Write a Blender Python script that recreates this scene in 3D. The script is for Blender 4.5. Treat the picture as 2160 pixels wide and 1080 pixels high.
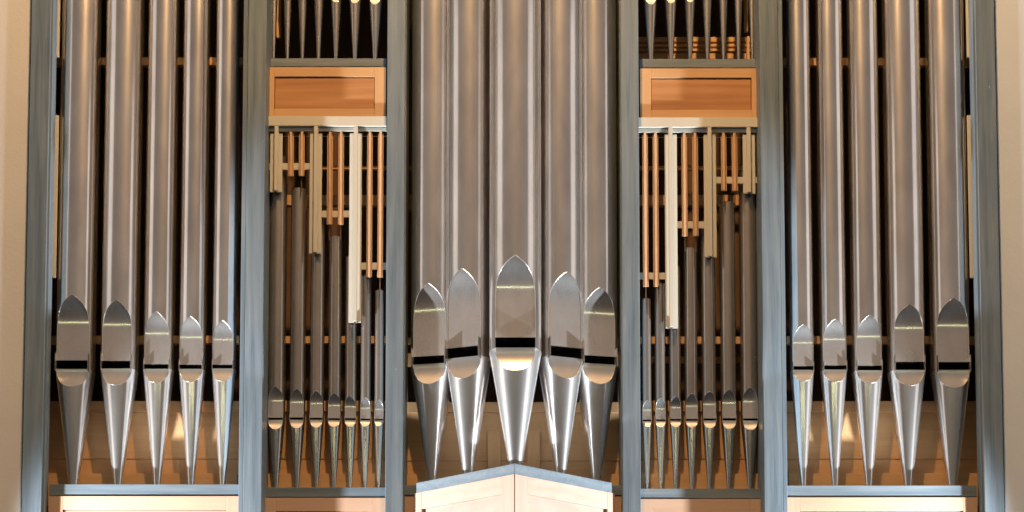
import bpy, bmesh, math, random
from mathutils import Vector, Matrix
for o in list(bpy.data.objects):
    bpy.data.objects.remove(o, do_unlink=True)
scene = bpy.context.scene
COL = scene.collection
R_ = math.radians
random.seed(7)

# ------------------------------------------------------------------ camera
DIST, FPX, CX, PITCH, PY0 = 8.5, 3400.0, 1082.0, math.atan(0.0661), 1675.0
cam_d = bpy.data.cameras.new('camera')
cam = bpy.data.objects.new('camera', cam_d); COL.objects.link(cam)
cam.location = (0, -DIST, 0)
cam.rotation_euler = (R_(90) + PITCH, 0, 0)
cam_d.sensor_width = 36; cam_d.lens = FPX / 2160 * 36
cam_d.shift_x = (1080 - CX) / 2160
cam_d.shift_y = (PY0 - 540) / 2160
cam_d.clip_end = 200
scene.camera = cam

def at(px, py, Y):
    """point of the organ at photograph pixel (px, py) that stands at depth Y (metres behind the post fronts)"""
    u = (px - CX) / FPX; v = (PY0 - py) / FPX
    c, s = math.cos(PITCH), math.sin(PITCH)
    dy = c - v * s; dz = s + v * c
    k = (Y + DIST) / dy
    return Vector((u * k, Y, dz * k))
def X(px, Y, py=540): return at(px, py, Y).x
def Z(py, Y): return at(CX, py, Y).z

# ------------------------------------------------------------------ light
w = bpy.data.worlds.new('World'); scene.world = w; w.use_nodes = True
nt = w.node_tree; bg = nt.nodes['Background']
tc = nt.nodes.new('ShaderNodeTexCoord'); sep = nt.nodes.new('ShaderNodeSeparateXYZ')
nt.links.new(tc.outputs['Generated'], sep.inputs[0])
rmp = nt.nodes.new('ShaderNodeValToRGB')
rmp.color_ramp.elements[0].position = 0.0; rmp.color_ramp.elements[0].color = (0.030, 0.028, 0.028, 1)
rmp.color_ramp.elements[1].position = 1.0; rmp.color_ramp.elements[1].color = (0.255, 0.206, 0.176, 1)
mr = nt.nodes.new('ShaderNodeMapRange'); mr.inputs[1].default_value = -0.12; mr.inputs[2].default_value = 0.28
nt.links.new(sep.outputs['Z'], mr.inputs[0]); nt.links.new(mr.outputs[0], rmp.inputs[0])
nt.links.new(rmp.outputs[0], bg.inputs[0]); bg.inputs[1].default_value = 0.85

def aim(o, target):
    o.rotation_euler = (Vector(target) - o.location).to_track_quat('-Z', 'Y').to_euler()
def spot(name, loc, target, power, col, size, cone, blend):
    l = bpy.data.lights.new(name, 'SPOT'); l.energy = power; l.color = col
    l.shadow_soft_size = size; l.spot_size = R_(cone); l.spot_blend = blend
    o = bpy.data.objects.new(name, l); COL.objects.link(o); o.location = loc; aim(o, target); return o
def area(name, loc, target, sx, sy, power, col):
    l = bpy.data.lights.new(name, 'AREA'); l.shape = 'RECTANGLE'; l.size = sx; l.size_y = sy
    l.energy = power; l.color = col
    o = bpy.data.objects.new(name, l); COL.objects.link(o); o.location = loc; aim(o, target); return o
ZB = Z(1022, 0.06)
KEY = (4.18, -0.957, ZB - 1.53)
AIM = Vector((0.85, 0.10, 0.52)) * 4
spot('uplight_left', (-KEY[0], KEY[1], KEY[2]), (-KEY[0] + AIM.x, KEY[1] + AIM.y, KEY[2] + AIM.z), 2200, (0.95, 0.97, 1.0), 0.07, 44, 0.32)
spot('uplight_right', (KEY[0], KEY[1], KEY[2]), (KEY[0] - AIM.x, KEY[1] + AIM.y, KEY[2] + AIM.z), 2200, (0.90, 0.955, 1.0), 0.07, 44, 0.32)
spot('ceiling_spot', (0.0, -3.0, ZB + 6.3), (0, 0.1, ZB + 1.0), 1400, (1.0, 0.58, 0.25), 0.06, 110, 0.3)
# area lamps added at the sides for streaks in the pipes, and the strip light at the far end of the hall, seen only as reflections in the metal
area('streak_lamp_left', (-7.0, -2.4, ZB + 3.4), (-1, -1.5, ZB + 2.4), 3.4, 6.5, 48, (1.0, 0.87, 0.77))
area('streak_lamp_right', (7.0, -2.4, ZB + 3.4), (1, -1.5, ZB + 2.4), 3.4, 6.5, 48, (0.98, 0.89, 0.84))
area('strip_light', (0.0, -15.0, ZB + 2.7), (0, 0, ZB + 0.6), 16.0, 0.10, 48, (0.95, 1.0, 0.55))

vs = scene.view_settings
vs.view_transform = 'Standard'; vs.look = 'None'; vs.exposure = 0.0; vs.gamma = 1.0; vs.use_curve_mapping = False
scene.render.resolution_x = 1024; scene.render.resolution_y = 512
scene.cycles.max_bounces = 10; scene.cycles.glossy_bounces = 6

# ------------------------------------------------------------------ materials
def new_mat(name):
    m = bpy.data.materials.new(name); m.use_nodes = True
    return m, m.node_tree, m.node_tree.nodes['Principled BSDF']
def tex_chain(nt, scale, noise_scale, detail=6, coord='Object', rough=0.55, dist=0.0):
    tc = nt.nodes.new('ShaderNodeTexCoord'); mp = nt.nodes.new('ShaderNodeMapping')
    mp.inputs['Scale'].default_value = scale
    n = nt.nodes.new('ShaderNodeTexNoise'); n.inputs['Scale'].default_value = noise_scale
    n.inputs['Detail'].default_value = detail; n.inputs['Roughness'].default_value = rough
    n.inputs['Distortion'].default_value = dist
    oi = nt.nodes.new('ShaderNodeObjectInfo'); add = nt.nodes.new('ShaderNodeVectorMath'); add.operation = 'ADD'
    mul = nt.nodes.new('ShaderNodeMath'); mul.operation = 'MULTIPLY'; mul.inputs[1].default_value = 13.0
    nt.links.new(oi.outputs['Random'], mul.inputs[0])
    nt.links.new(tc.outputs[coord], mp.inputs[0]); nt.links.new(mp.outputs[0], add.inputs[0])
    nt.links.new(mul.outputs[0], add.inputs[1]); nt.links.new(add.outputs[0], n.inputs['Vector'])
    return n
def ramp(nt, src, stops):
    r = nt.nodes.new('ShaderNodeValToRGB'); e = r.color_ramp.elements
    e[0].position, e[0].color = stops[0][0], (*stops[0][1], 1)
    e[1].position, e[1].color = stops[-1][0], (*stops[-1][1], 1)
    for p, c in stops[1:-1]:
        k = e.new(p); k.color = (*c, 1)
    nt.links.new(src, r.inputs[0]); return r
def bump(nt, src, strength, dist, bsdf):
    b = nt.nodes.new('ShaderNodeBump'); b.inputs['Strength'].default_value = strength; b.inputs['Distance'].default_value = dist
    nt.links.new(src, b.inputs['Height']); nt.links.new(b.outputs[0], bsdf.inputs['Normal']); return b

def metal(name, c0, c1, rough, wide, share, streak, smear=(1, 1, 0.02), fine_scale=75):
    """burnished tin: a sharp and a satin lobe, share = part of the satin one"""
    m, nt, b = new_mat(name)
    b2 = nt.nodes.new('ShaderNodeBsdfPrincipled')
    big = tex_chain(nt, (1, 1, 0.35), 9, 7)
    r = ramp(nt, big.outputs['Fac'], [(0.30, c0), (0.70, c1)])
    fine = tex_chain(nt, smear, fine_scale, 4)
    bmp = bump(nt, fine.outputs['Fac'], streak, 0.0012, b)
    wav = tex_chain(nt, (1, 1, 0.45), 5.0, 2)
    bw = nt.nodes.new('ShaderNodeBump'); bw.inputs['Strength'].default_value = 0.08 if streak > 0 else 0.02; bw.inputs['Distance'].default_value = 0.012
    nt.links.new(wav.outputs['Fac'], bw.inputs['Height']); nt.links.new(bw.outputs[0], bmp.inputs['Normal'])
    for k in (b, b2):
        k.inputs['Metallic'].default_value = 1.0
        nt.links.new(r.outputs[0], k.inputs['Base Color'])
    nt.links.new(bmp.outputs[0], b2.inputs['Normal'])
    b.inputs['Roughness'].default_value = rough; b2.inputs['Roughness'].default_value = wide
    cloud = tex_chain(nt, (1, 1, 0.4), 14, 6, rough=0.6)
    mrr = nt.nodes.new('ShaderNodeMapRange'); mrr.inputs[1].default_value = 0.3; mrr.inputs[2].default_value = 0.7
    mrr.inputs[3].default_value = share - 0.035; mrr.inputs[4].default_value = share + 0.035
    nt.links.new(cloud.outputs['Fac'], mrr.inputs[0])
    mix = nt.nodes.new('ShaderNodeMixShader'); nt.links.new(mrr.outputs[0], mix.inputs[0])
    nt.links.new(b.outputs[0], mix.inputs[1]); nt.links.new(b2.outputs[0], mix.inputs[2])
    nt.links.new(mix.outputs[0], nt.nodes['Material Output'].inputs['Surface'])
    return m
M = {}
M['tin'] = metal('tin_body', (0.64, 0.62, 0.605), (0.80, 0.78, 0.765), 0.17, 0.56, 0.14, 0.014, (1, 1, 0.004))
M['tin_foot'] = metal('tin_foot', (0.80, 0.795, 0.795), (0.88, 0.875, 0.87), 0.13, 0.46, 0.34, 0.008, (1, 1, 0.006))
M['tin_dull_shaded_foot'] = metal('tin_dull_shaded_foot', (0.46, 0.435, 0.40), (0.54, 0.51, 0.47), 0.13, 0.46, 0.25, 0.008, (1, 1, 0.006))  # dull tin, darkened further to paint shade on the unlit feet
M['tin_lip'] = metal('tin_lip', (0.68, 0.665, 0.65), (0.75, 0.73, 0.715), 0.11, 0.66, 0.28, 0.0, (1, 1, 0.25))
M['tin_low'] = metal('tin_lower_lip', (0.70, 0.685, 0.67), (0.77, 0.75, 0.735), 0.16, 0.42, 0.65, 0.003, (1, 1, 0.25))
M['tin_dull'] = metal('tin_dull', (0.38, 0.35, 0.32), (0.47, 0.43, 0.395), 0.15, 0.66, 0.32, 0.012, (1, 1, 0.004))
M['tin_bright'] = metal('tin_edge', (0.80, 0.76, 0.70), (0.90, 0.86, 0.80), 0.20, 0.40, 0.4, 0.0)
m, nt_, b = new_mat('bore_shade'); b.inputs['Base Color'].default_value = (0.018, 0.012, 0.009, 1); b.inputs['Roughness'].default_value = 0.85; M['bore'] = m  # near-black colour stands in for shade inside the pipe

def wood(name, stops, axis, rough=0.5, scale=26, spec=0.35, bstr=0.12, stretch=0.05, figure=0.0, wear=False):
    m, nt, b = new_mat(name)
    sc = [1, 1, 1]; sc['xyz'.index(axis)] = stretch
    n = tex_chain(nt, tuple(sc), scale, 8, rough=0.6, dist=0.8)
    big = tex_chain(nt, tuple(1 if s == 1 else 0.3 for s in sc), 4.0, 4, dist=0.6)
    mx = nt.nodes.new('ShaderNodeMix'); mx.inputs[0].default_value = 0.45
    nt.links.new(n.outputs['Fac'], mx.inputs[2]); nt.links.new(big.outputs['Fac'], mx.inputs[3])
    src = mx.outputs[0]
    if figure > 0:
        tcn = nt.nodes.new('ShaderNodeTexCoord'); wv = nt.nodes.new('ShaderNodeTexWave')
        wv.wave_type = 'BANDS'; wv.bands_direction = 'X' if axis != 'x' else 'Z'
        wv.inputs['Scale'].default_value = 5; wv.inputs['Distortion'].default_value = 9; wv.inputs['Detail'].default_value = 3
        wv.inputs['Detail Scale'].default_value = 0.8
        mp = nt.nodes.new('ShaderNodeMapping'); s2 = [1, 1, 1]; s2['xyz'.index(axis)] = 0.16; mp.inputs['Scale'].default_value = s2
        nt.links.new(tcn.outputs['Object'], mp.inputs[0]); nt.links.new(mp.outputs[0], wv.inputs['Vector'])
        m2 = nt.nodes.new('ShaderNodeMix'); m2.inputs[0].default_value = figure
        nt.links.new(src, m2.inputs[2]); nt.links.new(wv.outputs['Fac'], m2.inputs[3]); src = m2.outputs[0]
    r = ramp(nt, src, stops)
    col = r.outputs[0]
    if wear:
        wn = tex_chain(nt, (1, 1, 0.55), 30, 9, rough=0.62)
        wr = nt.nodes.new('ShaderNodeMapRange'); wr.inputs[1].default_value = 0.715; wr.inputs[2].default_value = 0.745
        nt.links.new(wn.outputs['Fac'], wr.inputs[0])
        mc = nt.nodes.new('ShaderNodeMix'); mc.data_type = 'RGBA'; mc.inputs[7].default_value = (0.50, 0.46, 0.40, 1)
        nt.links.new(wr.outputs[0], mc.inputs[0]); nt.links.new(col, mc.inputs[6]); col = mc.outputs[2]
    nt.links.new(col, b.inputs['Base Color'])
    b.inputs['Roughness'].default_value = rough
    b.inputs['Specular IOR Level'].default_value = spec
    bump(nt, n.outputs['Fac'], bstr, 0.002, b)
    return m
BL = [(0.30, (0.100, 0.138, 0.175)), (0.45, (0.150, 0.198, 0.238)), (0.58, (0.195, 0.243, 0.280)), (0.72, (0.270, 0.292, 0.305))]
for ax in 'xz':
    M['blue_' + ax] = wood('blue_stain_' + ax, BL, ax, 0.45, 70, stretch=0.035, bstr=0.18, figure=0.10, wear=True)
    M['frame_' + ax] = wood('pale_alder_' + ax, [(0.3, (0.54, 0.35, 0.235)), (0.5, (0.60, 0.40, 0.28)), (0.7, (0.66, 0.455, 0.325))], ax, 0.45, 30)
    M['panel_' + ax] = wood('alder_panel_' + ax, [(0.3, (0.36, 0.175, 0.095)), (0.5, (0.44, 0.225, 0.125)), (0.7, (0.54, 0.30, 0.18))], ax, 0.42, 18, figure=0.10)
    M['pale_' + ax] = wood('pale_panel_' + ax, [(0.3, (0.50, 0.335, 0.26)), (0.5, (0.56, 0.39, 0.31)), (0.7, (0.62, 0.445, 0.365))], ax, 0.45, 18, figure=0.08)
    M['amber_' + ax] = wood('amber_frame_' + ax, [(0.3, (0.53, 0.31, 0.15)), (0.5, (0.59, 0.355, 0.18)), (0.7, (0.65, 0.41, 0.215))], ax, 0.42, 34)
    M['amberp_' + ax] = wood('amber_panel_' + ax, [(0.3, (0.36, 0.16, 0.065)), (0.5, (0.46, 0.22, 0.09)), (0.7, (0.56, 0.29, 0.13))], ax, 0.38, 22, figure=0.08)
    M['oak_' + ax] = wood('inner_board_' + ax, [(0.3, (0.53, 0.30, 0.14)), (0.5, (0.60, 0.36, 0.175)), (0.7, (0.66, 0.42, 0.22))], ax, 0.55, 30)
M['shutter'] = wood('shutter_edge', [(0.3, (0.46, 0.27, 0.15)), (0.5, (0.64, 0.41, 0.24)), (0.72, (0.78, 0.56, 0.37))], 'z', 0.5, 90, stretch=0.12, bstr=0.3)
M['shutter_seam'] = wood('shutter_felt', [(0.3, (0.16, 0.06, 0.03)), (0.7, (0.26, 0.11, 0.05))], 'z', 0.8, 60)
M['shutter_face'] = wood('shutter_face', [(0.3, (0.50, 0.29, 0.15)), (0.7, (0.62, 0.39, 0.21))], 'z', 0.5, 40)
M['cream'] = wood('cream_paint', [(0.3, (0.56, 0.545, 0.475)), (0.7, (0.60, 0.585, 0.51))], 'z', 0.42, 30, bstr=0.05)
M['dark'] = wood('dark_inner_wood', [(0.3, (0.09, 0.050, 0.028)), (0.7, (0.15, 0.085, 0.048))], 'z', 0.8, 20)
def plaster(name, c0, c1):
    m, nt, b = new_mat(name)
    n = tex_chain(nt, (1, 1, 1), 3.0, 8, rough=0.6)
    f = tex_chain(nt, (1, 1, 1), 60.0, 6, rough=0.6)
    r = ramp(nt, n.outputs['Fac'], [(0.3, c0), (0.7, c1)])
    nt.links.new(r.outputs[0], b.inputs['Base Color']); b.inputs['Roughness'].default_value = 0.9
    mx = nt.nodes.new('ShaderNodeMix'); mx.inputs[0].default_value = 0.35
    nt.links.new(n.outputs['Fac'], mx.inputs[2]); nt.links.new(f.outputs['Fac'], mx.inputs[3])
    bump(nt, mx.outputs[0], 0.35, 0.01, b)
    return m
M['plaster_left'] = plaster('wall_plaster_beige', (0.72, 0.71, 0.69), (0.77, 0.76, 0.74))
M['plaster_right'] = plaster('wall_plaster_cool_lit', (0.72, 0.79, 0.87), (0.77, 0.84, 0.92))  # bluish base colour stands in for cool light on this wall
M['pale_board'] = plaster('pale_board', (0.70, 0.70, 0.66), (0.76, 0.76, 0.72))

# ------------------------------------------------------------------ builders
def link(name, me, mat, parent=None, smooth=False):
    me.materials.append(mat) if mat else None
    if smooth:
        for p in me.polygons: p.use_smooth = True
    o = bpy.data.objects.new(name, me); COL.objects.link(o)
    if parent: o.parent = parent
    return o
def thing(name, label, cat, loc=(0, 0, 0), group=None, rotz=0):
    o = bpy.data.objects.new(name, None); COL.objects.link(o); o.location = loc; o.rotation_euler = (0, 0, rotz)
    o['label'] = label; o['category'] = cat; o.empty_display_size = 0.1
    if group: o['group'] = group
    return o
def box_bm(bm, x0, x1, y0, y1, z0, z1, bev=0.0):
    vs = [bm.verts.new(p) for p in ((x0,y0,z0),(x1,y0,z0),(x1,y1,z0),(x0,y1,z0),(x0,y0,z1),(x1,y0,z1),(x1,y1,z1),(x0,y1,z1))]
    fs = [bm.faces.new([vs[i] for i in f]) for f in ((0,3,2,1),(4,5,6,7),(0,1,5,4),(1,2,6,5),(2,3,7,6),(3,0,4,7))]
    if bev > 0:
        es = list({e for f in fs for e in f.edges})
        bmesh.ops.bevel(bm, geom=es, offset=bev, segments=2, profile=0.6, affect='EDGES')
def box(name, x0, x1, y0, y1, z0, z1, mat, parent=None, bev=0.002):
    bm = bmesh.new(); box_bm(bm, min(x0,x1), max(x0,x1), y0, y1, min(z0,z1), max(z0,z1), bev)
    me = bpy.data.meshes.new(name); bm.to_mesh(me); bm.free()
    return link(name, me, mat, parent)
def mesh_pd(name, verts, faces, mat, parent, smooth=True):
    bm = bmesh.new()
    bv = [bm.verts.new(v) for v in verts]
    for f in faces:
        try: bm.faces.new([bv[i] for i in f])
        except ValueError: pass
    bmesh.ops.remove_doubles(bm, verts=bm.verts, dist=1e-5)
    bmesh.ops.dissolve_degenerate(bm, dist=1e-6, edges=bm.edges)
    bmesh.ops.recalc_face_normals(bm, faces=bm.faces)
    me = bpy.data.meshes.new(name); bm.to_mesh(me); bm.free()
    return link(name, me, mat, parent, smooth)
def grid(rows):
    n = len(rows[0]); v = [p for r in rows for p in r]; f = []
    for i in range(len(rows) - 1):
        for j in range(n - 1):
            a = i * n + j; f.append((a, a + 1, a + n + 1, a + n))
    return v, f
def tube(name, path, rad, mat, parent, sides=6):
    rows = []
    for i, p in enumerate(path):
        d = (Vector(path[min(i + 1, len(path) - 1)]) - Vector(path[max(i - 1, 0)])).normalized()
        n1 = d.orthogonal().normalized() if abs(d.y) > 0.95 else d.cross(Vector((0, 1, 0))).normalized()
        n2 = d.cross(n1)
        rows.append([Vector(p) + rad * (math.cos(a) * n1 + math.sin(a) * n2) for a in [2 * math.pi * k / sides for k in range(sides + 1)]])
    v, f = grid(rows)
    return mesh_pd(name, v, f, mat, parent)

NS = 56
def arc_row(R, w, z):
    t0 = math.asin(min(0.999, w / R))
    return [(R * math.sin(t0 + (2*math.pi - 2*t0) * k / NS), -R * math.cos(t0 + (2*math.pi - 2*t0) * k / NS), z) for k in range(NS + 1)]
def lip_row(R, w, z, inset, n=10):
    y = -math.sqrt(max(R*R - w*w, 0)) + inset
    return [(-w + 2*w*k/n, y, z) for k in range(n + 1)]

def pipe(label, group, loc, R, rt, w0, zs, rot=0.0, ears=0.28, dull=False, open_top=True):
    """flue pipe; zs = heights above the tip: lower-lip bottom, mouth sill, mouth top, arch shoulder, arch apex, pipe top"""
    zl, zj, zc, zsh, za, zt = zs
    T = thing('organ_pipe', label, 'organ pipe', loc, group, rot)
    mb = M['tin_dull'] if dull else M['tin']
    # body
    rows = [arc_row(R, w0, zj)]
    wl = lambda s: w0 * (1 - s ** 7)
    zsh = zc
    arch = [zc + (za - zc) * (1 - (1 - k / 22) ** 1.4) for k in range(23)]
    rows += [arc_row(R, wl((z - zsh) / (za - zsh)), z) for z in arch]
    rows += [arc_row(R, 0, za + (zt - za) * k / 3) for k in (1, 2, 3)]
    v, f = grid(rows); body = mesh_pd('body', v, f, mb, T)
    if open_top:   # rolled rim at a visible pipe top
        pts = [(R * math.sin(a), -R * math.cos(a), zt) for a in [2*math.pi*k/40 for k in range(41)]]
        tube('top_rim', pts, R * 0.035, mb, body, 5)
    # near-black bore liner that paints the shade inside the mouth, closed by the languid
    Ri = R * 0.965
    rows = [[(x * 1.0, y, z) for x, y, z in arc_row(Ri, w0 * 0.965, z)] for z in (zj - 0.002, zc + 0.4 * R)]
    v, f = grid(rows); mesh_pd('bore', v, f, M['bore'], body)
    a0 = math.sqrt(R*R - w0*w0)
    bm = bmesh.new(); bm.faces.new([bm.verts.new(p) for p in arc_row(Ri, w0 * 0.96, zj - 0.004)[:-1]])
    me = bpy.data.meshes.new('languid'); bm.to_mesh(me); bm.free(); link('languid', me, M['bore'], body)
    # upper lip: flat leaf running out to a point
    ins = 0.0012
    zz = arch[:-1]
    edge = [lip_row(R, w0 - 0.0004, zc, ins + 0.004), lip_row(R, w0 - 0.0004, zc - 0.00005, ins)]
    rows = [lip_row(R, (w0 if z <= zsh else wl((z - zsh) / (za - zsh))) , z, ins) for z in zz]
    rows.append([(0, -R + 0.0004, za)] * 11)
    v, f = grid(rows); ul = mesh_pd('upper_lip', v, f, M['tin_lip'], T)
    v, f = grid(edge); mesh_pd('lip_edge', v, f, M['tin_lip'], ul, False)
    # bead round the leaf
    br = max(0.0011, R * 0.014)
    pt = [(-w0, -a0, zc)]
    pt += [(-wl((z - zsh)/(za - zsh)), -math.sqrt(R*R - wl((z - zsh)/(za - zsh))**2), z) for z in arch[1:]]
    pt += [(-x, y, z) for x, y, z in reversed(pt[:-1])]
    tube('bead', pt, br, M['tin_bright'], ul)
    # foot cone with pressed lower lip
    Rz = lambda z: rt + (R - rt) * (z / zj)
    ss = [math.sin(math.pi/2 * k / 12) for k in range(13)]
    low = [zj - (zj - zl) * s for s in ss]
    we = lambda s: w0 * math.sqrt(max(0, 1 - s*s))
    rows = [arc_row(Rz(z), we(s), z) for z, s in zip(low, ss)]
    rows += [arc_row(Rz(z), 0, z) for z in [zl * k for k in (.75, .5, .25, .08, 0)]]
    v, f = grid(rows); foot = mesh_pd('foot', v, f, M['tin_dull_shaded_foot'] if dull else M['tin_foot'], T)
    edge = [lip_row(R, w0, zj + 0.00005, ins + 0.006), lip_row(R, w0, zj + 0.00005, ins)]
    rows = [lip_row(R, w0, zj, ins)]
    rows += [lip_row(Rz(z), we(s), z, ins) for z, s in list(zip(low, ss))[1:-1]]
    rows.append([(0, -Rz(zl) + 0.0004, zl)] * 11)
    v, f = grid(rows); ll = mesh_pd('lower_lip', v, f, M['tin_low'], T)
    v, f = grid(edge); mesh_pd('lip_edge', v, f, M['tin_bright'], ll, False)
    pt = [(-we(s), -math.sqrt(max(0, Rz(z)**2 - we(s)**2)), z) for z, s in zip(low, ss)]
    pt += [(-x, y, z) for x, y, z in reversed(pt[:-1])]
    tube('bead', pt, br, M['tin_bright'], ll)
    # soldered joint between body and foot
    tube('joint', [(p[0]*1.004, p[1]*1.004, zj - R*0.05) for p in arc_row(Rz(zj - R*0.05), w0*1.02, zj)], max(0.001, R*0.012), M['tin_foot'], foot, 5)
    if ears:
        h0, h1 = zj - 0.22*(zc - zj) - 0.06*R, zc + 0.30*R
        for s in (-1, 1):
            e = box('ear', s*(w0 + 0.0005) - 0.0007, s*(w0 + 0.0005) + 0.0007, -a0 - ears*R, -a0 + 0.02*R, h0, h1, M['tin_lip'], T, 0)
    return T

def pipe_px(label, group, cx, Dp, mw, apex, sh, chi, clo, lb, tipw, Y, tip_py, top_py, rot=0, rc=None, ears=0.28, dull=False, open_top=False, tipx=None):
    """pipe measured off the photograph: sizes in photo pixels at depth Y, rot = yaw of its mouth"""
    k = (DIST + Y) / FPX
    R = Dp * k / 2; w0 = min(mw * k / 2, R * 0.93); rt = tipw * k / 2
    yf = Y - math.sqrt(R*R - w0*w0)
    x = X(cx, Y, chi)
    zt_ = Z(tip_py, Y)
    zs = [Z(lb, Y - 0.9*R) , Z(clo, yf), Z(chi, yf), Z(sh, yf), Z(apex, Y - R), Z(top_py, Y)]
    zs = [z - zt_ for z in zs]
    return pipe(label, group, (x, Y, zt_), R, rt, w0, zs, rot, ears, dull, open_top)

def mir(px): return 2164 - px
# ------------------------------------------------------------------ setting: plaster wall on both sides
ZLO, ZHI = Z(1330, 0), Z(-420, 0)
for nm, x0, x1 in (('wall_left', -6.5, X(58, 0.05)), ('wall_right', X(mir(58), 0.05), 6.5)):
    o = box(nm, x0, x1, 0.02, 0.40, ZLO - 2.0, ZHI + 1.0, M['plaster_' + nm[5:]], None, 0)
    o['kind'] = 'structure'

# ------------------------------------------------------------------ organ case
case = thing('organ_case', 'blue-grey stained wooden organ case with six posts, rails and pale panels', 'organ case', (0, 0, ZLO))
def cbox(name, x0, x1, y0, y1, z0, z1, mat, parent=None, bev=0.002):
    p = parent or case
    o = box(name, x0, x1, y0, y1, z0 - ZLO, z1 - ZLO, mat, p, bev); return o
def mir(px): return 2164 - px
PD = 0.30
for s in (0, 1):
    f = (lambda p: p) if s == 0 else mir
    # wall-side post: front stile and a stepped inner stile
    po = cbox('post', X(f(56), 0), X(f(97), 0), 0, 0.10, ZLO, ZHI, M['blue_z'], bev=0.003)
    cbox('inner_stile', X(f(97.5), .012), X(f(103), .012), 0.012, 0.085, ZLO, ZHI, M['blue_z'], po, 0.002)
    cbox('inner_stile', X(f(103.5), .035), X(f(106), .035), 0.035, 0.06, ZLO, ZHI, M['blue_z'], po, 0.002)
    # post between the outer and the shuttered bay
    po = cbox('post', X(f(518), 0), X(f(557), 0), 0, PD, ZLO, ZHI, M['blue_z'], bev=0.003)
    cbox('inner_stile', X(f(508.5), .008), X(f(517.6), .008), 0.008, PD - 0.02, ZLO, ZHI, M['blue_z'], po, 0.002)
    # post beside the tower
    po = cbox('post', X(f(815), 0), X(f(852.5), 0), 0, PD, ZLO, ZHI, M['blue_z'], bev=0.003)
    cbox('inner_stile', X(f(853), .03), X(f(855), .03), 0.03, PD - 0.02, ZLO, ZHI, M['blue_z'], po, 0.001)

def frame_panel(name, xa, xb, z0, z1, y, fw_s, fw_t, fw_b, panel_mat, stile_mat, rail_mat):
    """framed panel: two stiles, top and bottom rail, sunk field"""
    g = cbox(name, xa + fw_s + 0.0035, xb - fw_s - 0.0035, y + 0.008, y + 0.018, z0 + fw_b + 0.0035, z1 - fw_t - 0.0035, panel_mat, None, 0.0015)
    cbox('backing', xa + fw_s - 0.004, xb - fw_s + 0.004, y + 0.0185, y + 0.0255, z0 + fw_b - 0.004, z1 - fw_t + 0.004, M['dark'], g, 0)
    cbox('stile', xa, xa + fw_s, y, y + 0.026, z0, z1, stile_mat, g, 0.0012)
    cbox('stile', xb - fw_s, xb, y, y + 0.026, z0, z1, stile_mat, g, 0.0012)
    cbox('rail', xa + fw_s + 0.0004, xb - fw_s - 0.0004, y + 0.0006, y + 0.026, z1 - fw_t, z1, rail_mat, g, 0.0012)
    cbox('rail', xa + fw_s + 0.0004, xb - fw_s - 0.0004, y + 0.0006, y + 0.026, z0, z0 + fw_b, rail_mat, g, 0.0012)
    return g
kpx = 0.0025
for s in (0, 1):
    f = (lambda p: p) if s == 0 else mir
    ds = 0 if s == 0 else 2.5
    def span(a, b, Y, py=540):
        xs = sorted((X(f(a), Y, py), X(f(b), Y, py))); return xs
    # outer bay: bottom rail, toe board, framed panel below
    xa, xb = span(104, 508, 0.062, 1030)
    cbox('bottom_rail', xa, xb, 0.062, 0.30, Z(1045 + ds, .062), Z(1021.5 + ds, .062), M['blue_x'])
    frame_panel('lower_panel', xa, xb, ZLO, Z(1046.5 + ds, .052), 0.052, 0.077, 0.072, 0.08, M['pale_x'], M['frame_z'], M['frame_x'])
    # shuttered bay: bottom rail and panel, upper rail and panel
    xa, xb = span(557, 815, 0.146, 1030)
    cbox('bottom_rail', xa, xb, 0.146, 0.30, Z(1048.5 + ds, .146), Z(1028 + ds, .146), M['blue_x'])
    frame_panel('lower_panel', xa, xb, ZLO, Z(1050 + ds, .136), 0.136, 0.070, 0.075, 0.08, M['pale_x'], M['frame_z'], M['frame_x'])
    xa, xb = span(557, 815, 0.158, 130)
    cbox('upper_rail', xa, xb, 0.158, 0.34, Z(140 + ds, .158), Z(123 + ds*.5, .158), M['blue_x'])
    frame_panel('upper_panel', xa, xb, Z(246 + ds, .134), Z(141.5 + ds, .134), 0.134, 0.062, 0.053, 0.046, M['amberp_x'], M['amber_z'], M['amber_x'])

# centre tower: pointed corbel with cornice, framed faces
TB = 0.02   # depth of the tower's outer corners
TX = X(1085.5, TB - .387, 980)
ZC1, ZC0 = Z(977.5, TB - .387), Z(999.5, TB - .387)
hw = 0.5275; dd = 0.387
ang = math.atan2(dd, hw)
def prism(name, poly, z0, z1, mat, parent, bev=0.0015):
    bm = bmesh.new()
    lo = [bm.verts.new((x, y, z0 - ZLO)) for x, y in poly]; hi = [bm.verts.new((x, y, z1 - ZLO)) for x, y in poly]
    n = len(poly)
    bm.faces.new(lo); bm.faces.new(list(reversed(hi)))
    for i in range(n): bm.faces.new([lo[i], hi[i], hi[(i+1) % n], lo[(i+1) % n]])
    bmesh.ops.recalc_face_normals(bm, faces=bm.faces)
    if bev: bmesh.ops.bevel(bm, geom=list(bm.edges), offset=bev, segments=1, affect='EDGES')
    me = bpy.data.meshes.new(name); bm.to_mesh(me); bm.free()
    return link(name, me, mat, parent)
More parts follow.
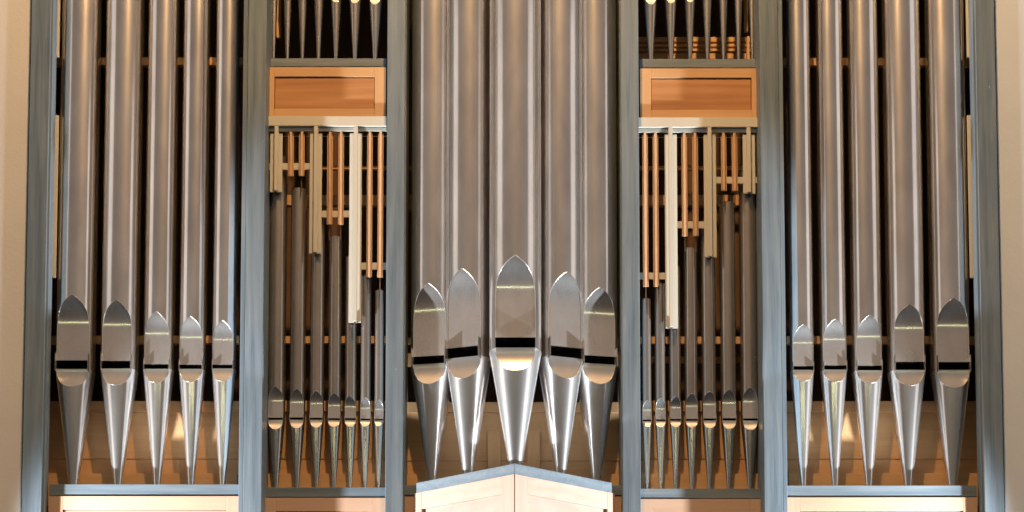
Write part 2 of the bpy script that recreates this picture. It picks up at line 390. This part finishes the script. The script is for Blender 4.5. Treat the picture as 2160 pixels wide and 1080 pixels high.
for s in (-1, 1):
    e = TX + s * hw
    prism('tower_cornice', [(TX + s*0.0002, TB - dd), (e, TB), (e, 0.30), (TX + s*0.0002, 0.30)], ZC0, ZC1, M['blue_x'], case)
    xx = sorted((e + s*0.0005, X(853 if s < 0 else mir(853), .06, 1030)))
    cbox('tower_return', xx[0], xx[1], TB + 0.045, 0.29, ZC0, ZC1, M['blue_x'])
    cbox('tower_return', xx[0], xx[1], TB + 0.050, 0.29, ZLO, ZC0 - 0.002, M['frame_z'])
    # face frame: local coordinates along the slanted face
    L = math.hypot(hw, dd) + 0.012
    T = bpy.data.objects.new('tower_panel', None)
    y0 = -0.004
    def fbox(nm, u0, u1, d0, d1, z0, z1, mat, parent):
        bm = bmesh.new(); box_bm(bm, u0, u1, d0, d1, z0 - ZLO, z1 - ZLO, 0.0012 if nm != 'tower_panel' else 0)
        # u runs from the nose outwards, d inwards
        ux, uy = s * math.cos(ang), math.sin(ang)
        nx, ny = -s * math.sin(ang), math.cos(ang)
        for v in bm.verts:
            u, d, z = v.co; v.co = (TX + u*ux + d*nx, TB - dd + u*uy + d*ny, z)
        if s < 0: bmesh.ops.reverse_faces(bm, faces=bm.faces)
        me = bpy.data.meshes.new(nm); bm.to_mesh(me); bm.free(); return link(nm, me, mat, parent)
    bpy.data.objects.remove(T)
    zt = ZC0 - 0.0015
    g = fbox('tower_panel', 0.03, L - 0.03, 0.016, 0.027, ZLO, zt - 0.06, M['pale_x'], case)
    fbox('stile', 0.002, 0.078, -0.003, 0.03, ZLO, zt, M['pale_z'], g)
    fbox('stile', L - 0.052, L, -0.003, 0.03, ZLO, zt, M['pale_z'], g)
    fbox('rail', 0.0785, L - 0.0525, -0.0024, 0.03, zt - 0.092, zt, M['pale_x'], g)
    fbox('rail', 0.0785, L - 0.0525, -0.0024, 0.03, ZLO, ZLO + 0.09, M['pale_x'], g)

# closures added to keep light out of the case: back, roof, floor, sides
xl, xr = X(58, .2), X(mir(58), .2)
cbox('back_light_block', xl, xr, 1.30, 1.33, ZLO, ZHI, M['dark'], bev=0)
cbox('roof_light_block', xl, xr, 0.05, 1.30, ZHI - 0.03, ZHI, M['dark'], bev=0)
cbox('floor_light_block', xl, xr, 0.40, 1.30, ZLO, ZLO + 0.02, M['dark'], bev=0)
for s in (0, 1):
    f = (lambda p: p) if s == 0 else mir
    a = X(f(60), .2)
    cbox('side_light_block', a - 0.03, a, 0.42, 1.30, ZLO, ZHI, M['dark'], bev=0)
    # pale strips added in place of the lit wall seen through the slot behind the wall-side post
    x0, x1 = sorted((X(f(110.5), .108, 540), X(f(118.5), .108, 540)))
    cbox('slot_wall_standin', x0, x1, 0.108, 0.116, Z(586, .108), Z(243, .108), M['pale_board'], bev=0.001)
    x0, x1 = sorted((X(f(119.5), .108, 60), X(f(125.5), .108, 60)))
    cbox('slot_wall_standin', x0, x1, 0.108, 0.116, Z(121, .108), Z(-60, .108), M['pale_board'], bev=0.001)

# ------------------------------------------------------------------ wind chests: boards behind the feet
def chest(label, xa, xb, yb, yst, py_top, py_lip, py_mid, py_step, py_floor):
    t = thing('wind_chest', label, 'wind chest', ((xa + xb)/2, yb, Z(py_floor, yb)), 'wooden wind chests behind the pipe feet')
    cx, cz = (xa + xb)/2, Z(py_floor, yb)
    def b(nm, y0, y1, z0, z1, mat):
        return box(nm, xa - cx, xb - cx, y0 - yb, y1 - yb, z0 - cz, z1 - cz, mat, t, 0.002)
    b('top_batten', yb - 0.012, yb + 0.03, Z(py_lip, yb - 0.012), Z(py_top, yb - 0.012), M['oak_x'])
    b('upper_board', yb, yb + 0.03, Z(py_mid, yb), Z(py_lip, yb) - 0.001, M['oak_x'])
    b('lower_board', yb + 0.003, yb + 0.03, cz - 0.1, Z(py_mid, yb) - 0.001, M['oak_x'])
    b('step_board', yst, yb - 0.002, cz - 0.1, Z(py_step, yst), M['oak_x'])
    return t
for s in (0, 1):
    f = (lambda p: p) if s == 0 else mir
    sd = 'left' if s == 0 else 'right'
    xa, xb = sorted((X(f(98), .40, 950), X(f(513), .40, 950)))
    chest('orange wooden chest board behind the feet of the %s outer row of five pipes' % sd, xa, xb, 0.275, 0.222, 846, 869, 968, 998, 1035)
    xa, xb = sorted((X(f(548), .40, 950), X(f(826), .40, 950)))
    chest('dark orange chest board behind the feet of the %s row of seven slim pipes' % sd, xa, xb, 0.268, 0.225, 845, 868, 968, 999, 1040)
ch = chest('broad orange chest board behind the feet of the five big centre pipes', X(846, .40, 950), X(mir(846), .40, 950), 0.28, 0.245, 848, 870, 972, 1000, 1040)
for px in (1043, 1125):
    x = X(px, .41, 950)
    box('upright_block', x - .036, x + .036, -0.035, -0.002, -0.05, Z(911, .25) - Z(1040, .28), M['oak_z'], ch, 0.003)

# ------------------------------------------------------------------ pipe racks: horizontal rods behind the bodies
def rack(label, xa, xb, rods, pipes=(), bars=()):
    t = thing('pipe_rack', label, 'pipe rack', ((xa + xb)/2, 0.3, 0), 'orange wooden racks behind the pipes')
    for (Y, p0, p1, th) in rods:
        box('rack_bar', xa - (xa+xb)/2, xb - (xa+xb)/2, Y - 0.3, Y - 0.3 + th, Z(p1, Y), Z(p0, Y), M['oak_x'], t, 0.002)
    for (Y, p0, p1, th) in bars:
        ed = [xa]
        for (x, y, r) in sorted(pipes):
            h = math.sqrt(max(r*r - (Y - y)**2, 0)) + 0.0006
            ed += [x - h, x + h]
        ed.append(xb)
        for k in range(0, len(ed), 2):
            if ed[k+1] - ed[k] > 0.004:
                box('rack_bar', ed[k] - (xa+xb)/2, ed[k+1] - (xa+xb)/2, Y - 0.3, Y - 0.3 + th, Z(p1, Y), Z(p0, Y), M['oak_x'], t, 0.001)
    return t
OUTX = [[(X(fx(c), y, 768), y, d_ * (DIST + y) / FPX / 2) for c, d_, y in ((160, 83, .175), (252.5, 80, .165), (335, 65, .165), (406, 57, .165), (472.5, 51, .165))] for fx in (lambda p: p, mir)]
MIDX = [[(X(fx(c), .157 + d_*.00128, 881), .157 + d_*.00128, d_ * (DIST + .19) / FPX / 2) for c, d_ in ((583, 37.5), (627, 33.5), (668, 31), (705.5, 28), (739.5, 25), (771, 22.5), (799.5, 20))] for fx in (lambda p: p, mir)]
for s in (0, 1):
    f = (lambda p: p) if s == 0 else mir
    sd = 'left' if s == 0 else 'right'; d = 0 if s == 0 else 1
    xa, xb = sorted((X(f(106), .26), X(f(510), .26)))
    rack('two orange wooden bars behind the %s outer row of five pipes' % sd, xa, xb, (), OUTX[s], [(0.205, 121 + d, 137 + d, .03), (0.205, 708 + d, 724 + d, .03)])
    xa, xb = sorted((X(f(552), .30), X(f(822), .30)))
    rods = [(0.30, 411, 433, .03), (0.295, 350, 357, .02)]
    if s == 1: rods += [(0.50, 752, 765, .02), (.62, 78, 88, .02), (.62, 92, 98, .02), (.62, 102, 108, .02), (.58, 112, 124, .02)]
    rack('orange wooden bars glimpsed behind the %s row of seven slim pipes' % sd, xa, xb, rods, MIDX[s], [(0.20, 709 + d, 724 + d, .02)])
rack('orange wooden bars behind the five big centre pipes', X(848, .3), X(mir(848), .3),
     [(0.31, 712, 725, .03), (0.30, 745, 771, .03), (0.36, 350, 356, .02), (0.36, 410, 444, .03), (0.36, -30, 55, .03)])

for sd, bits in (('left', ((560, 568.5, 30, 83), (583, 592, -40, 79))), ('right', ((1570, 1578, -40, 66), (1594, 1603, -40, 66), (1575, 1581, 76, 130), (1592, 1600, 76, 130)))):
    t = thing('inner_boarding', 'orange wooden boards glimpsed behind the feet of the %s upper bay' % sd, 'boards', (X(bits[0][0], .3, 60), 0.3, Z(130, .3)), 'orange boards behind the upper bays')
    for (p0, p1, q0, q1) in bits:
        box('board', X(p0, .3, 60) - t.location.x, X(p1, .3, 60) - t.location.x, 0, 0.02, Z(q1, .3) - t.location.z, Z(q0, .3) - t.location.z, M['oak_z'], t, 0.002)

# ------------------------------------------------------------------ swell shutters
def shutters(sd, xl_, xr_, dy, mulls, slats, bays):
    t = thing('swell_shutters', 'cream painted shutter frame with orange shutters above the %s row of slim pipes' % sd, 'shutter frame',
              ((xl_ + xr_)/2, 0.107, Z(265 + dy, .107)), 'stepped shutter frames')
    ox, oy, oz = t.location
    def b(nm, x0, x1, y0, y1, z0, z1, mat, par=t, bev=0.0015):
        return box(nm, x0 - ox, x1 - ox, y0 - oy, y1 - oy, z0 - oz, z1 - oz, mat, par, bev)
    b('header', xl_, xr_, 0.107, 0.133, Z(265 + dy, .107), Z(245 + dy, .107), M['cream'])
    b('under_rail', xl_, xr_, 0.1225, 0.132, Z(276 + dy, .1225), Z(266 + dy, .107) - .001, M['cream'])
    b('guide_wire', xl_, xr_, 0.152, 0.1535, Z(288 + dy, .152), Z(286.8 + dy, .152), M['cream'], bev=0)
    for (pc, bot) in mulls:
        zt = Z(265 + dy, .107) - 0.0006
        m = b('mullion', X(pc - 4.3, .108), X(pc + 4.3, .108), 0.1085, 0.1215, Z(bot - 3, .11), zt, M['cream'])
        b('mullion_board', X(pc - 12.8, .133), X(pc + 13.2, .133), 0.1325, 0.1405, Z(bot, .133), Z(281 + dy, .133), M['cream'], m)
        b('dowel', X(pc - 1.5, .13), X(pc + 1.5, .13), 0.122, 0.132, Z(bot + 4, .13), Z(bot - 20, .13), M['dark'], m)
    for (pc, bot) in slats:
        sl = b('shutter', X(pc - 2.7, .124), X(pc + 2.7, .124), 0.1235, 0.1335, Z(bot, .124), Z(277.5 + dy, .124), M['shutter'])
        b('shutter_leaf', X(pc - 6, .138), X(pc + 6, .138), 0.137, 0.144, Z(bot + .5, .138), Z(282 + dy, .138), M['shutter_face'], sl)
        b('felt_seam', X(pc - 3.6, .134), X(pc + 3.6, .134), 0.1338, 0.1366, Z(bot - .5, .134), Z(283 + dy, .134), M['shutter_seam'], sl, 0)
        b('pivot_rod', X(pc - 1.2, .14), X(pc + 1.2, .14), 0.139, 0.143, Z(bot + 34, .14), Z(bot + 1, .14), M['dark'], sl, 0)
    for (p0, p1, y0, y1) in bays:
        b('cross_rail', X(p0, .145), X(p1, .145), 0.1445, 0.1515, Z(y1, .145), Z(y0, .145), M['cream'])
    return t
shutters('left', X(557.6, .11, 300), X(815, .11, 300), 0,
         [(580.5, 405), (664.5, 535), (749, 680)],
         [(611.5, 371), (634.5, 371), (694.5, 473), (718, 473), (778.8, 584), (801.8, 584)],
         [(556, 570, 344, 358), (590, 656, 344, 358), (674, 740, 444.5, 458.5), (757, 818, 554, 568.5)])
shutters('right', X(1347.5, .11, 300), X(1605.5, .11, 300), 2.5,
         [(1416, 692), (1498.8, 543), (1581.8, 408.5)],
         [(1362, 604), (1384, 604), (1445, 497.5), (1468, 497.5), (1528.5, 402), (1551.5, 402)],
         [(1345, 1406, 575, 589), (1424, 1490, 467, 481.5), (1507, 1573, 373, 387), (1590, 1609, 373, 387)])

# ------------------------------------------------------------------ pipes
ordn = ['first', 'second', 'third', 'fourth', 'fifth', 'sixth', 'seventh']
# outer rows of five
OUT = [(160, 83, 69, 621, 676, 760, 778, 815.5, 18), (252.5, 80, 63, 632.5, 684, 761, 777, 812, 14.5),
       (335, 65, 53, 657, 701, 768, 778, 807, 12.5), (406, 57, 48.5, 667, 708, 769, 778, 805.5, 11.5), (472.5, 51, 43.5, 676, 713, 769, 777, 804, 10.5)]
OUTR = [(628, 684, 763.5, 780, 818), (641, 692, 763, 780, 813), (664.5, 708, 771, 781, 808), (672.5, 713, 770.5, 779.5, 805.5), (684, 720, 772, 780, 803.5)]
OL = ['widest polished tin pipe, next to the {s} wall-side post and in its shadow', 'second widest polished tin pipe in the {s} outer row of five',
      'middle polished tin pipe in the {s} outer row of five', 'second narrowest polished tin pipe in the {s} outer row of five',
      'narrowest polished tin pipe in the {s} outer row, beside the inner blue post']
for s, sd in ((0, 'left'), (1, 'right')):
    for i, (cx, D, mw, ap, sh, chi, clo, lb, tw) in enumerate(OUT):
        if s: ap, sh, chi, clo, lb = OUTR[i]
        Y = 0.165 if i > 0 else 0.175
        pipe_px(OL[i].format(s=sd), 'five big pipes of the %s outer bay' % sd, cx if s == 0 else mir(cx), D, mw, ap, sh, chi, clo, lb, tw,
                Y, 1033, -330, rot=0)
# centre tower of five
CEN = [  # axis px, D, mouth half..., heights, tip width, depth, yaw sign
    (913, 94, 71, 597, 655, 750.5, 767, 809, 19, 0.035, -1, 1016), (988.5, 97, 75, 564.5, 628, 731, 752.5, 797, 23, -0.108, -1, 1001),
    (1087, 112, 86, 538, 605, 711.5, 733, 781, 27, -0.27, 0, 987),
    (1181.5, 97, 75, 572, 634, 731, 752.5, 797, 23, -0.108, 1, 1001), (1256.5, 94, 71, 605, 660, 750.5, 767, 809, 19, 0.035, 1, 1016)]
CL = ['leftmost tin pipe of the pointed centre tower, beside the blue post', 'tin pipe just left of the foremost centre pipe',
      'foremost and largest tin pipe at the tip of the centre tower', 'tin pipe just right of the foremost centre pipe',
      'rightmost tin pipe of the pointed centre tower, beside the blue post']
for i, (cx, D, mw, ap, sh, chi, clo, lb, tw, Y, sg, tip) in enumerate(CEN):
    pipe_px(CL[i], 'five big pipes of the centre tower', cx, D, mw, ap, sh, chi, clo, lb, tw, Y + 0.10, tip, -330, rot=sg * R_(17 if i in (1, 3) else 10), ears=0.38)
# shuttered bays: seven slim pipes
MID = [(583, 37.5, 31.5, 815, 840, 881, 885.5, 905.5, 9, 335), (627, 33.5, 29, 819.5, 843, 880.5, 885.5, 903.5, 8, 403), (668, 31, 27, 824, 846, 881, 885.5, 902, 7.5, 447),
       (705.5, 28, 25.5, 828.5, 849, 882, 886, 900.5, 7, 503), (739.5, 25, 23.5, 833, 852, 882, 886, 900, 6.5, 545), (771, 22.5, 21, 838, 856, 883, 886.5, 899.5, 6.5, 585), (799.5, 20, 18.5, 843, 858, 883.5, 887, 899, 6, 615)]
TOPR = [365, 432, 470, 527, 566, 601, 633]
ML = ['widest and tallest slim pipe in the {s} shuttered bay, beside the outer post', 'second widest slim pipe in the {s} shuttered bay, its top in view', 'third widest slim pipe in the {s} shuttered bay, under a cream mullion',
      'middle slim pipe of the seven in the {s} shuttered bay', 'third narrowest slim pipe in the {s} shuttered bay, under the longest cream mullion', 'second narrowest slim pipe in the {s} shuttered bay', 'narrowest and shortest slim pipe in the {s} shuttered bay, nearest the tower']
for s, sd in ((0, 'left'), (1, 'right')):
    for i, (cx, D, mw, ap, sh, chi, clo, lb, tw, tp) in enumerate(MID):
        d = 0 if s == 0 else 1.5
        Y = 0.157 + D * 0.00128
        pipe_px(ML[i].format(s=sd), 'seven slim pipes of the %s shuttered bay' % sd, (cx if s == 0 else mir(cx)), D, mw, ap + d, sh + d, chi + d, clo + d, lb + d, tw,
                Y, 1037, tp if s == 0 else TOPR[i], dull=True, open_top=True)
# upper bays: seven pipes of which only the feet show
UP = [(578.5, 17, 6), (607.5, 20, 7), (639, 22, 7), (673, 24, 7.5), (709.5, 26, 8), (749.5, 28.5, 8.5), (792, 31, 9)]
for s, sd in ((0, 'left'), (1, 'right')):
    for i, (cx, D, tw) in enumerate(UP):
        lb = -3 + i * 2.0 - (3 if i < 4 else 0)
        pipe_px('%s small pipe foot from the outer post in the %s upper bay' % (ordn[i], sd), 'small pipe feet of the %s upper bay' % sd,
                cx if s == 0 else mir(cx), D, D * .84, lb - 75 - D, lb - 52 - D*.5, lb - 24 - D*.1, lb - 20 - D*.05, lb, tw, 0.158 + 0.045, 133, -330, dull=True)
print('objects', len(bpy.data.objects))
